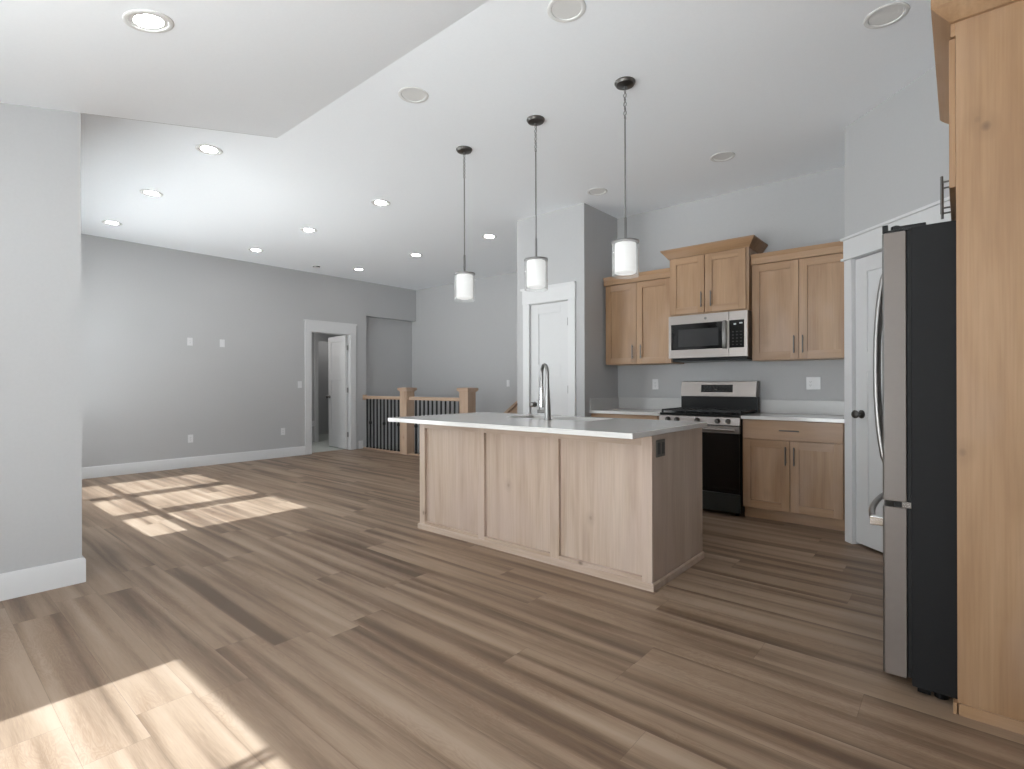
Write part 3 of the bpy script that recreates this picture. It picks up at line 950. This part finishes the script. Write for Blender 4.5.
# ------------------------------------------------------------------ microwave
t = thing('microwave', 'stainless over-the-range microwave with black window below the crowned cabinet', 'microwave', (-1.86, YK, 1.44))
x0, x1, yf, z0, z1 = -2.238, -1.482, 5.052, 1.452, 1.873
obj('body', MB().box(x0 + 0.003, x1 - 0.003, yf + 0.03, YK - 0.002, z0 - 0.006, z1 + 0.002), M['black'], t, 0.002)
xd = -1.652
m = MB()
fx0, fx1, fz0, fz1 = -2.212, -1.700, 1.534, 1.787
m.box(x0, fx0, yf, yf + 0.029, z0, z1); m.box(fx1, xd, yf, yf + 0.029, z0, z1)
m.box(fx0, fx1, yf, yf + 0.029, z0, fz0); m.box(fx0, fx1, yf, yf + 0.029, fz1, z1)
d = obj('door', m, M['steel'], t, 0.0015)
obj('door_glass', MB().box(fx0, fx1, yf + 0.003, yf + 0.028, fz0, fz1), M['bglass'], d)
obj('screen_mesh', MB().box(fx0 + 0.075, fx1 - 0.045, yf + 0.0022, yf + 0.0035, fz0 + 0.03, fz1 - 0.055), M['mesh_glass'], d)
m = MB(); m.extrude([(yf - 0.024, 1.528), (yf - 0.036, 1.55), (yf - 0.040, 1.66), (yf - 0.036, 1.77), (yf - 0.024, 1.792), (yf - 0.016, 1.785), (yf - 0.028, 1.66), (yf - 0.016, 1.535)], 'x', -1.698, -1.666)
for zz in (1.545, 1.765): m.box(-1.690, -1.674, yf - 0.027, yf + 0.001, zz - 0.012, zz + 0.012)
obj('handle', m, M['steel_z'], d)
m = MB(); m.lathe([(0.0, -0.002), (0.0115, -0.002), (0.0125, 0.0), (0.0125, 0.002)], (-1.868, yf, 1.829), 20, 0, 'y')
e_ = obj('emblem', m, M['pewter'], d)
m = MB()
px0, px1, pz0, pz1 = -1.645, -1.512, 1.534, 1.790
m.box(xd + 0.002, px0, yf, yf + 0.029, z0, z1); m.box(px1, x1, yf, yf + 0.029, z0, z1)
m.box(px0, px1, yf, yf + 0.029, z0, pz0); m.box(px0, px1, yf, yf + 0.029, pz1, z1)
c = obj('control_frame', m, M['steel'], t, 0.0015)
m = MB(); m.box(px0, px1, yf + 0.002, yf + 0.028, pz0, pz1, 0)
for i in range(3):
    for j in range(5):
        m.box(px0 + 0.026 + i * 0.036, px0 + 0.040 + i * 0.036, yf + 0.0012, yf + 0.0022, pz0 + 0.024 + j * 0.030, pz0 + 0.031 + j * 0.030, 1)
m.box(px0 + 0.04, px0 + 0.062, yf + 0.0012, yf + 0.0022, pz1 - 0.044, pz1 - 0.030, 2)
m.box(px0 + 0.09, px0 + 0.118, yf + 0.0012, yf + 0.0022, pz1 - 0.036, pz1 - 0.024, 2)
obj('control_panel', m, [M['bglass'], M['slot'], M['white_mark']], t)
m = MB(); m.box(x0 + 0.02, x1 - 0.02, yf + 0.05, YK - 0.05, z0 - 0.030, z0 - 0.0062)
obj('vent_base', m, M['black'], t, 0.004)

# ------------------------------------------------------------------ range
t = thing('gas_range', 'stainless gas range with black grates between the two base cabinets', 'range', (-1.882, YK, 0))
x0, x1 = -2.264, -1.500
yf = 4.886
obj('body', MB().box(x0, x1, yf + 0.035, YK - 0.03, 0.03, 0.900), M['black'], t, 0.002)
obj('cooktop', MB().box(x0 - 0.004, x1 + 0.004, yf + 0.02, YK - 0.10, 0.9005, 0.917), M['black'], t, 0.004)
for gx0, gx1 in ((x0 + 0.015, x0 + 0.26), (x0 + 0.265, x1 - 0.265), (x1 - 0.26, x1 - 0.015)):
    m = MB()
    gy0, gy1 = yf + 0.05, YK - 0.13
    zt = 0.952
    for yy in (gy0, (gy0 + gy1) / 2, gy1):
        m.box(gx0, gx1, yy - 0.006, yy + 0.006, zt - 0.018, zt)
    for xx in (gx0, gx1):
        m.box(xx - 0.006, xx + 0.006, gy0 - 0.006, gy1 + 0.006, zt - 0.018, zt)
    xc = (gx0 + gx1) / 2
    m.box(xc - 0.005, xc + 0.005, gy0, gy1, zt - 0.017, zt - 0.001)
    for yy in (gy0 + (gy1 - gy0) * 0.25, gy0 + (gy1 - gy0) * 0.75):
        m.box(gx0, gx1, yy - 0.005, yy + 0.005, zt - 0.017, zt - 0.001)
    for xx in (gx0, gx1):
        for yy in (gy0, gy1):
            m.box(xx - 0.008, xx + 0.008, yy - 0.008, yy + 0.008, 0.9172, zt)
    obj('grate', m, M['iron'], t, 0.001)
    for yy in (gy0 + (gy1 - gy0) * 0.25, gy0 + (gy1 - gy0) * 0.75):
        obj('burner', MB().lathe([(0.05, 0.0), (0.05, 0.006), (0.034, 0.007), (0.034, 0.014), (0.0, 0.016)], (xc, yy, 0.9172), 20), M['iron'], t)
m = MB()
m.extrude([(yf + 0.034, 0.902), (yf + 0.0, 0.893), (yf - 0.010, 0.822), (yf + 0.034, 0.818)], 'x', x0, x1)
cp = obj('control_panel', m, M['steel'], t, 0.0015)
for i, xx in enumerate((-2.170, -2.080, -1.882, -1.694, -1.600)):
    m = MB()
    m.lathe([(0.024, 0.0), (0.024, -0.006), (0.020, -0.010), (0.019, -0.032), (0.016, -0.036), (0.0, -0.036)], (xx, yf - 0.004, 0.858), 20, 0, 'y')
    m.box(xx - 0.003, xx + 0.003, yf - 0.046, yf - 0.020, 0.842, 0.874)
    obj('knob', m, M['pewter'], cp)
m = MB()
m.box(x0 + 0.004, x1 - 0.004, yf, yf + 0.034, 0.748, 0.812, 0)
m.box(x0 + 0.004, x0 + 0.03, yf + 0.001, yf + 0.034, 0.21, 0.747, 1)
m.box(x1 - 0.03, x1 - 0.004, yf + 0.001, yf + 0.034, 0.21, 0.747, 1)
m.box(x0 + 0.03, x1 - 0.03, yf + 0.001, yf + 0.034, 0.21, 0.747, 1)
d = obj('oven_door', m, [M['steel'], M['bglass']], t, 0.001)
obj('oven_window', MB().box(x0 + 0.12, x1 - 0.12, yf + 0.0004, yf + 0.002, 0.33, 0.65), M['bglass'], d)
m = MB(); m.tube([(x0 + 0.035, yf - 0.045, 0.782), (x1 - 0.035, yf - 0.045, 0.782)], 0.0115, 14)
for xx in (x0 + 0.06, x1 - 0.06): m.box(xx - 0.012, xx + 0.012, yf - 0.045, yf + 0.001, 0.774, 0.790)
obj('handle', m, M['steel'], d)
m = MB(); m.box(x0 + 0.004, x1 - 0.004, yf, yf + 0.034, 0.035, 0.200)
obj('drawer', m, M['dark_steel'], t, 0.002)
for xx in (x0 + 0.05, x1 - 0.05):
    for yy in (yf + 0.08, YK - 0.1): obj('foot', MB().cyl((xx, yy, 0), 0.016, 0.031, 10), M['black'], t)
m = MB(); m.box(x0, x1, YK - 0.10, YK - 0.03, 0.9005, 1.068, 0)
obj('back_riser', m, M['black'], t, 0.002)
m = MB(); m.extrude([(YK - 0.125, 1.069), (YK - 0.105, 1.222), (YK - 0.03, 1.226), (YK - 0.03, 1.069)], 'x', x0 + 0.006, x1 - 0.006)
bg = obj('backguard', m, M['steel'], t, 0.003)
m = MB()
m.add([(x, y, z) for x in (-2.044, -1.728) for (y, z) in ((YK - 0.121, 1.112), (YK - 0.1115, 1.188), (YK - 0.107, 1.188), (YK - 0.115, 1.112))],
      [(0, 1, 2, 3), (7, 6, 5, 4), (0, 4, 5, 1), (1, 5, 6, 2), (2, 6, 7, 3), (3, 7, 4, 0)])
for i in range(9):
    xx = -2.02 + i * 0.032
    for zz in (1.130, 1.166):
        yy = YK - 0.121 + (zz - 1.112) * 0.125
        m.box(xx, xx + 0.013, yy - 0.0015, yy + 0.001, zz - 0.002, zz + 0.002, 1)
obj('display', m, [M['bglass'], M['slot']], bg)

# ------------------------------------------------------------------ refrigerator
t = thing('refrigerator', 'stainless french-door refrigerator with charcoal side beside the tall alder panel', 'refrigerator', (0.1, 2.985, 0))
fy0, fy1 = 2.532, 3.440
obj('body', MB().box(-0.146, 0.55, fy0, fy1, 0.035, 1.800), M['fside'], t, 0.004)
obj('gasket', MB().box(-0.160, -0.1455, fy0 + 0.012, fy1 - 0.012, 0.06, 1.795), M['gap'], t)
def fdoor(name, y0, y1, z0, z1):
    n = 14
    prof = []
    for k in range(n + 1):
        u = k / n
        y = y0 + (y1 - y0) * u
        v = (y - fy0) / (fy1 - fy0) * 2 - 1
        prof.append((-0.236 - 0.016 * (1 - v * v), y))
    poly = [(-0.1605, y0)] + [(x, y) for x, y in prof] + [(-0.1605, y1)]
    poly[1] = (-0.230, y0); poly.insert(2, (-0.237, y0 + 0.006)) if abs(y0 - fy0) < 0.001 else None
    m = MB(); m.prism(poly, z0, z1)
    k = len(poly)
    m.m = [0, 0] + [1 if i == 0 or i == k - 2 else 0 for i in range(k)]
    return obj(name, m, [M['steel_z'], M['door_side']], t, 0.003)
d1 = fdoor('door', fy0, 2.9835, 0.738, 1.790)
d2 = fdoor('door', 2.9885, fy1, 0.738, 1.790)
d3 = fdoor('freezer_drawer', fy0, fy1, 0.058, 0.716)
obj('mullion_strip', MB().box(-0.20, -0.147, fy0 + 0.003, fy1 - 0.003, 0.718, 0.736), M['gap'], t)
m = MB(); m.box(-0.175, -0.1465, fy0 - 0.002, fy0 + 0.05, 0.718, 0.740)
obj('hinge_plate', m, M['chrome'], t)
def bow(y, z0, z1):
    pts = []
    for k in range(15):
        u = k / 14
        b = 4 * u * (1 - u)
        pts.append((-0.252 - 0.048 * (b ** 0.6), y, z0 + (z1 - z0) * u))
    return MB().tube(pts, 0.0115, 12)
obj('handle', bow(2.945, 0.80, 1.74), M['steel_z'], d1)
obj('handle', bow(3.030, 0.80, 1.74), M['steel_z'], d2)
pts = []
for k in range(17):
    u = k / 16
    b = 4 * u * (1 - u)
    y = fy0 + 0.07 + (fy1 - fy0 - 0.14) * u
    pts.append((-0.262 - 0.045 * (b ** 0.6), y, 0.640))
obj('handle', MB().tube(pts, 0.0125, 12), M['steel_z'], d3)
for y in (fy0 + 0.07, fy1 - 0.07): obj('handle_bracket', MB().box(-0.285, -0.238, y - 0.016, y + 0.016, 0.622, 0.658), M['chrome'], d3, 0.004)
for y in (fy0 + 0.004, fy1 - 0.064):
    m = MB()
    m.box(-0.232, -0.12, y, y + 0.06, 1.7905, 1.800)
    m.lathe([(0.016, 0.0), (0.016, 0.016), (0.008, 0.02), (0.0, 0.021)], (-0.195, y + 0.026, 1.800), 16)
    m.box(-0.236, -0.218, y, y + 0.02, 1.7905, 1.822)
    m.box(-0.20, -0.10, y + 0.005, y + 0.045, 1.800, 1.812)
    obj('hinge_cover', m, M['black'], t, 0.002)
for y in (fy0 + 0.06, fy1 - 0.06):
    for xx in (-0.06, 0.45): obj('foot', MB().cyl((xx, y, 0), 0.022, 0.036, 12), M['black'], t)
obj('kick_grille', MB().box(-0.13, -0.09, fy0 + 0.02, fy1 - 0.02, 0.012, 0.034), M['black'], t)

# tall cabinet around the refrigerator
t = thing('refrigerator_cabinet', 'tall alder side panel and cabinet enclosing the refrigerator', 'kitchen cabinet', (0.27, 2.98, 0))
cx0, cx1 = -0.012, 0.565
obj('side_panel', MB().box(cx0, cx1, 2.500, 2.522, 0, 2.512), M['wv'], t, 0.001)
obj('side_panel', MB().box(cx0 + 0.03, cx1 - 0.06, 3.447, 3.465, 0, 2.512), M['wv'], t, 0.001)
obj('body', MB().box(cx0 + 0.004, cx1 - 0.06, 2.5225, 3.4465, 1.905, 2.50), M['wv'], t)
def fcdoor(y0, y1, hy):
    x = cx0 - 0.0195
    st = 0.066
    m = MB()
    z0, z1 = 1.915, 2.455
    m.box(x, x + 0.019, y0, y0 + st, z0, z1, 0); m.box(x, x + 0.019, y1 - st, y1, z0, z1, 0)
    m.box(x, x + 0.019, y0 + st, y1 - st, z1 - st, z1, 1); m.box(x, x + 0.019, y0 + st, y1 - st, z0, z0 + st, 1)
    m.box(x + 0.009, x + 0.018, y0 + st - 0.001, y1 - st + 0.001, z0 + st - 0.001, z1 - st + 0.001, 0)
    d = obj('door', m, [M['wv'], M['wy']], t, 0.0012)
    hm = MB(); hm.tube([(x - 0.030, hy, 1.93), (x - 0.030, hy, 2.092)], 0.0055, 10)
    for z in (1.955, 2.067): hm.cyl((x - 0.030, hy, z), 0.004, 0.0302, 8, 'x')
    obj('handle', hm, M['pewter'], d)
fcdoor(2.508, 2.981, 2.938)
fcdoor(2.985, 3.455, 3.028)
m = MB()
m.sweep([((cx0 + 0.10, 3.492), (0, 1)), ((cx0, 3.492), (-1, 0.0)), ((cx0, 2.500), (-1, -1)), ((cx1, 2.500), (0, -1))],
        [(0.0005, 2.507), (0.016, 2.507), (0.024, 2.513), (0.058, 2.541), (0.068, 2.553), (0.068, 2.60), (0.0005, 2.60)])
m.box(cx0 - 0.014, cx0 - 0.0005, 2.500, 3.492, 2.460, 2.5065)
obj('crown', m, M['wy'], t)
m = MB(); m.box(cx0 + 0.004, cx1, 2.488, 2.4995, 0, 0.042); m.box(cx0 - 0.012, cx0 - 0.0005, 2.488, 2.522, 0, 0.042)
obj('base_moulding', m, M['wx'], t, 0.002)

# ------------------------------------------------------------------ stair railing
OAKC = ((196, 171, 148), (184, 157, 134), (166, 137, 113))
M['ox'] = wood('oak_rail_lengthwise', 'x', *OAKC, blotch=(188, 166, 150))
M['oz'] = wood('oak_post_upright', 'z', *OAKC, blotch=(188, 166, 150))
t = thing('stair_railing', 'oak stair railing with square posts and black iron balusters', 'railing', (-7.2, YB, 0))
NX = (-7.302, -5.818)
NW, ND = 0.094, 0.086
for nx in NX:
    p = obj('newel_post', MB().box(nx - NW, nx + NW, YB - ND, YB + ND, 0, 1.082), M['oz'], t, 0.002)
    m = MB()
    a, b = NW + 0.030, ND + 0.030
    m.box(nx - a, nx + a, YB - b, YB + b, 1.098, 1.142)
    m.box(nx - NW - 0.012, nx + NW + 0.012, YB - ND - 0.012, YB + ND + 0.012, 1.082, 1.098)
    m.add([(nx - a, YB - b, 1.142), (nx + a, YB - b, 1.142), (nx + a, YB + b, 1.142), (nx - a, YB + b, 1.142), (nx - 0.04, YB - 0.04, 1.152), (nx + 0.04, YB - 0.04, 1.152), (nx + 0.04, YB + 0.04, 1.152), (nx - 0.04, YB + 0.04, 1.152)],
          [(0, 1, 5, 4), (1, 2, 6, 5), (2, 3, 7, 6), (3, 0, 4, 7), (4, 5, 6, 7)])
    obj('cap', m, M['ox'], p, 0.002)
for a, b in ((XL + 0.0005, NX[0] - NW - 0.0005), (NX[0] + NW + 0.0005, NX[1] - NW - 0.0005)):
    m = MB(); m.extrude([(YB - 0.034, 0.934), (YB + 0.034, 0.934), (YB + 0.038, 0.968), (YB + 0.028, 0.990), (YB - 0.028, 0.990), (YB - 0.038, 0.968)], 'x', a, b)
    obj('handrail', m, M['ox'], t, 0.002)
m = MB(); m.box(XL + 0.0005, XL + 0.022, YB - 0.05, YB + 0.032, 0.91, 1.01)
obj('rosette', m, M['ox'], t, 0.003)
m = MB(); m.box(XL + 0.0005, NX[0] - NW - 0.0005, YB - 0.046, YB + 0.05, 0.0002, 0.022); m.box(NX[0] + NW + 0.0005, NX[1] - NW - 0.0005, YB - 0.046, YB + 0.05, 0.0002, 0.022)
obj('shoe_rail', m, M['ox'], t, 0.002)
def baluster_mesh(knuckle):
    m = MB(); m.box(-0.0105, 0.0105, -0.0105, 0.0105, 0.022, 0.936)
    m.box(-0.016, 0.016, -0.016, 0.016, 0.022, 0.044)
    if knuckle:
        m.lathe([(0.010, -0.042), (0.025, -0.018), (0.029, 0.0), (0.025, 0.018), (0.010, 0.042)], (0, 0, 0.492), 10)
    return m
bp = [None, None]
xs1 = [-8.493 + 0.1055 * i for i in range(10)]
xs2 = [-7.064 + 0.1062 * i for i in range(11)]
kn = {1, 5, 9, 10, 14, 18}
for i, x in enumerate(xs1 + xs2):
    k = 1 if i in kn else 0
    if bp[k] is None:
        bp[k] = obj('baluster', baluster_mesh(k), M['iron'], t, local=True)
        o = bp[k]
    else:
        o = bp[k].copy(); COL.objects.link(o); o.parent = t
    o.location = (x + 7.2, 0, 0)

# sloping wall rail of the stair
t = thing('stair_handrail', 'sloping brown wood stair rail on the far wall beside the closet', 'handrail', (-5.8, YF, 0.7))
m = MB()
xa, za, xb, zb2 = -6.55, 0.375, -5.55, 1.095
for dz0, dz1, y0, y1 in ((0, -0.26, YF - 0.035, YF - 0.001),):
    m.add([(xa, y, za + dz1) for y in (y0, y1)] + [(xb, y, zb2 + dz1) for y in (y0, y1)] + [(xa, y, za + dz0) for y in (y0, y1)] + [(xb, y, zb2 + dz0) for y in (y0, y1)],
          [(0, 1, 3, 2), (4, 6, 7, 5), (0, 2, 6, 4), (1, 5, 7, 3), (0, 4, 5, 1), (2, 3, 7, 6)])
obj('backing_board', m, M['ox'], t, 0.002)
m = MB()
y0, y1 = YF - 0.085, YF - 0.0355
m.add([(xa, y, za - 0.06) for y in (y0, y1)] + [(xb, y, zb2 - 0.06) for y in (y0, y1)] + [(xa, y, za) for y in (y0, y1)] + [(xb, y, zb2) for y in (y0, y1)],
      [(0, 1, 3, 2), (4, 6, 7, 5), (0, 2, 6, 4), (1, 5, 7, 3), (0, 4, 5, 1), (2, 3, 7, 6)])
obj('rail', m, M['ox'], t, 0.006)

# ------------------------------------------------------------------ plates on walls (local: face towards -y, x across)
def plate(name, label, cat, loc, rotz, kind, gangs=1, group=None):
    t = thing(name, label, cat, loc, rotz, group)
    w = 0.07 + 0.046 * (gangs - 1)
    m = MB(); m.box(-w / 2, w / 2, -0.006, 0, -0.0575, 0.0575)
    obj('cover_plate', m, M['plate'], t, 0.002, local=True)
    for g in range(gangs):
        xc = (g - (gangs - 1) / 2) * 0.046
        if kind == 'outlet' and not (gangs > 1 and g == 1):
            m = MB(); m.box(xc - 0.0165, xc + 0.0165, -0.0078, -0.006, -0.033, 0.033)
            rc = obj('receptacle', m, M['plate'], t, 0.001, local=True)
            m = MB()
            for zc in (0.016, -0.016):
                for dx in (-0.006, 0.006): m.box(xc + dx - 0.001, xc + dx + 0.001, -0.0081, -0.0077, zc - 0.004, zc + 0.004)
                m.box(xc - 0.002, xc + 0.002, -0.0081, -0.0077, zc - 0.011, zc - 0.008)
            obj('slots', m, M['slot'], rc, local=True)
        else:
            m = MB(); m.add([(xc - 0.0165, -0.0062, -0.033), (xc + 0.0165, -0.0062, -0.033), (xc + 0.0165, -0.0062, 0.033), (xc - 0.0165, -0.0062, 0.033),
                             (xc - 0.0165, -0.0115, -0.033), (xc + 0.0165, -0.0115, -0.033), (xc + 0.0165, -0.0072, 0.033), (xc - 0.0165, -0.0072, 0.033)],
                            [(0, 1, 2, 3), (4, 7, 6, 5), (0, 4, 5, 1), (1, 5, 6, 2), (2, 6, 7, 3), (3, 7, 4, 0)])
            obj('rocker', m, M['plate'], t, 0.0005, local=True)
    return t
XW = XL + 0.0005
plate('wall_outlet', 'white outlet high on the living wall, farther from the doorway', 'outlet', (XW, 2.788, 1.836), R(90), 'outlet')
plate('cable_plate', 'white plate high on the living wall, closer to the doorway', 'wall plate', (XW, 3.229, 1.837), R(90), 'rocker')
plate('light_switch', 'white light switch at hand height beside the doorway casing', 'light switch', (XW, 4.464, 1.205), R(90), 'rocker')
plate('wall_outlet', 'white outlet low on the living wall below the two high plates', 'outlet', (XW, 2.790, 0.418), R(90), 'outlet')
plate('wall_outlet', 'white outlet low on the living wall just left of the doorway', 'outlet', (XW, 4.169, 0.426), R(90), 'outlet')
plate('wall_outlet', 'single white outlet on the kitchen wall left of the range', 'outlet', (-2.602, YK - 0.0005, 1.194), 0, 'outlet')
plate('wall_outlet', 'double white outlet plate on the kitchen wall right of the range', 'outlet', (-1.040, YK - 0.0005, 1.200), 0, 'outlet', 2)
plate('light_switch', 'white light switch on the far wall beside the closet block', 'light switch', (-6.053, YF - 0.0005, 1.217), 0, 'rocker')
t = plate('wall_outlet', 'outlet low on the hall wall seen through the doorway', 'outlet', (HX + 0.0005, 5.645, 0.39), R(90), 'outlet')

# ------------------------------------------------------------------ window portals (sampling aid for daylight)
def portal(x0, x1, z0, z1, y):
    d = bpy.data.lights.new('daylight_portal', 'AREA'); d.shape = 'RECTANGLE'
    d.size = x1 - x0; d.size_y = z1 - z0
    d.cycles.is_portal = True
    o = bpy.data.objects.new('daylight_portal', d); COL.objects.link(o)
    o.location = ((x0 + x1) / 2, y, (z0 + z1) / 2)
    o.rotation_euler = (R(90), 0, 0)
for a, b in LIV: portal(a, b, WIN_Z0, WIN_Z1, YS - T - 0.005)
portal(DIN[0][0], DIN[-1][1], DOOR_Z0, WIN_Z1, YD - T - 0.005)
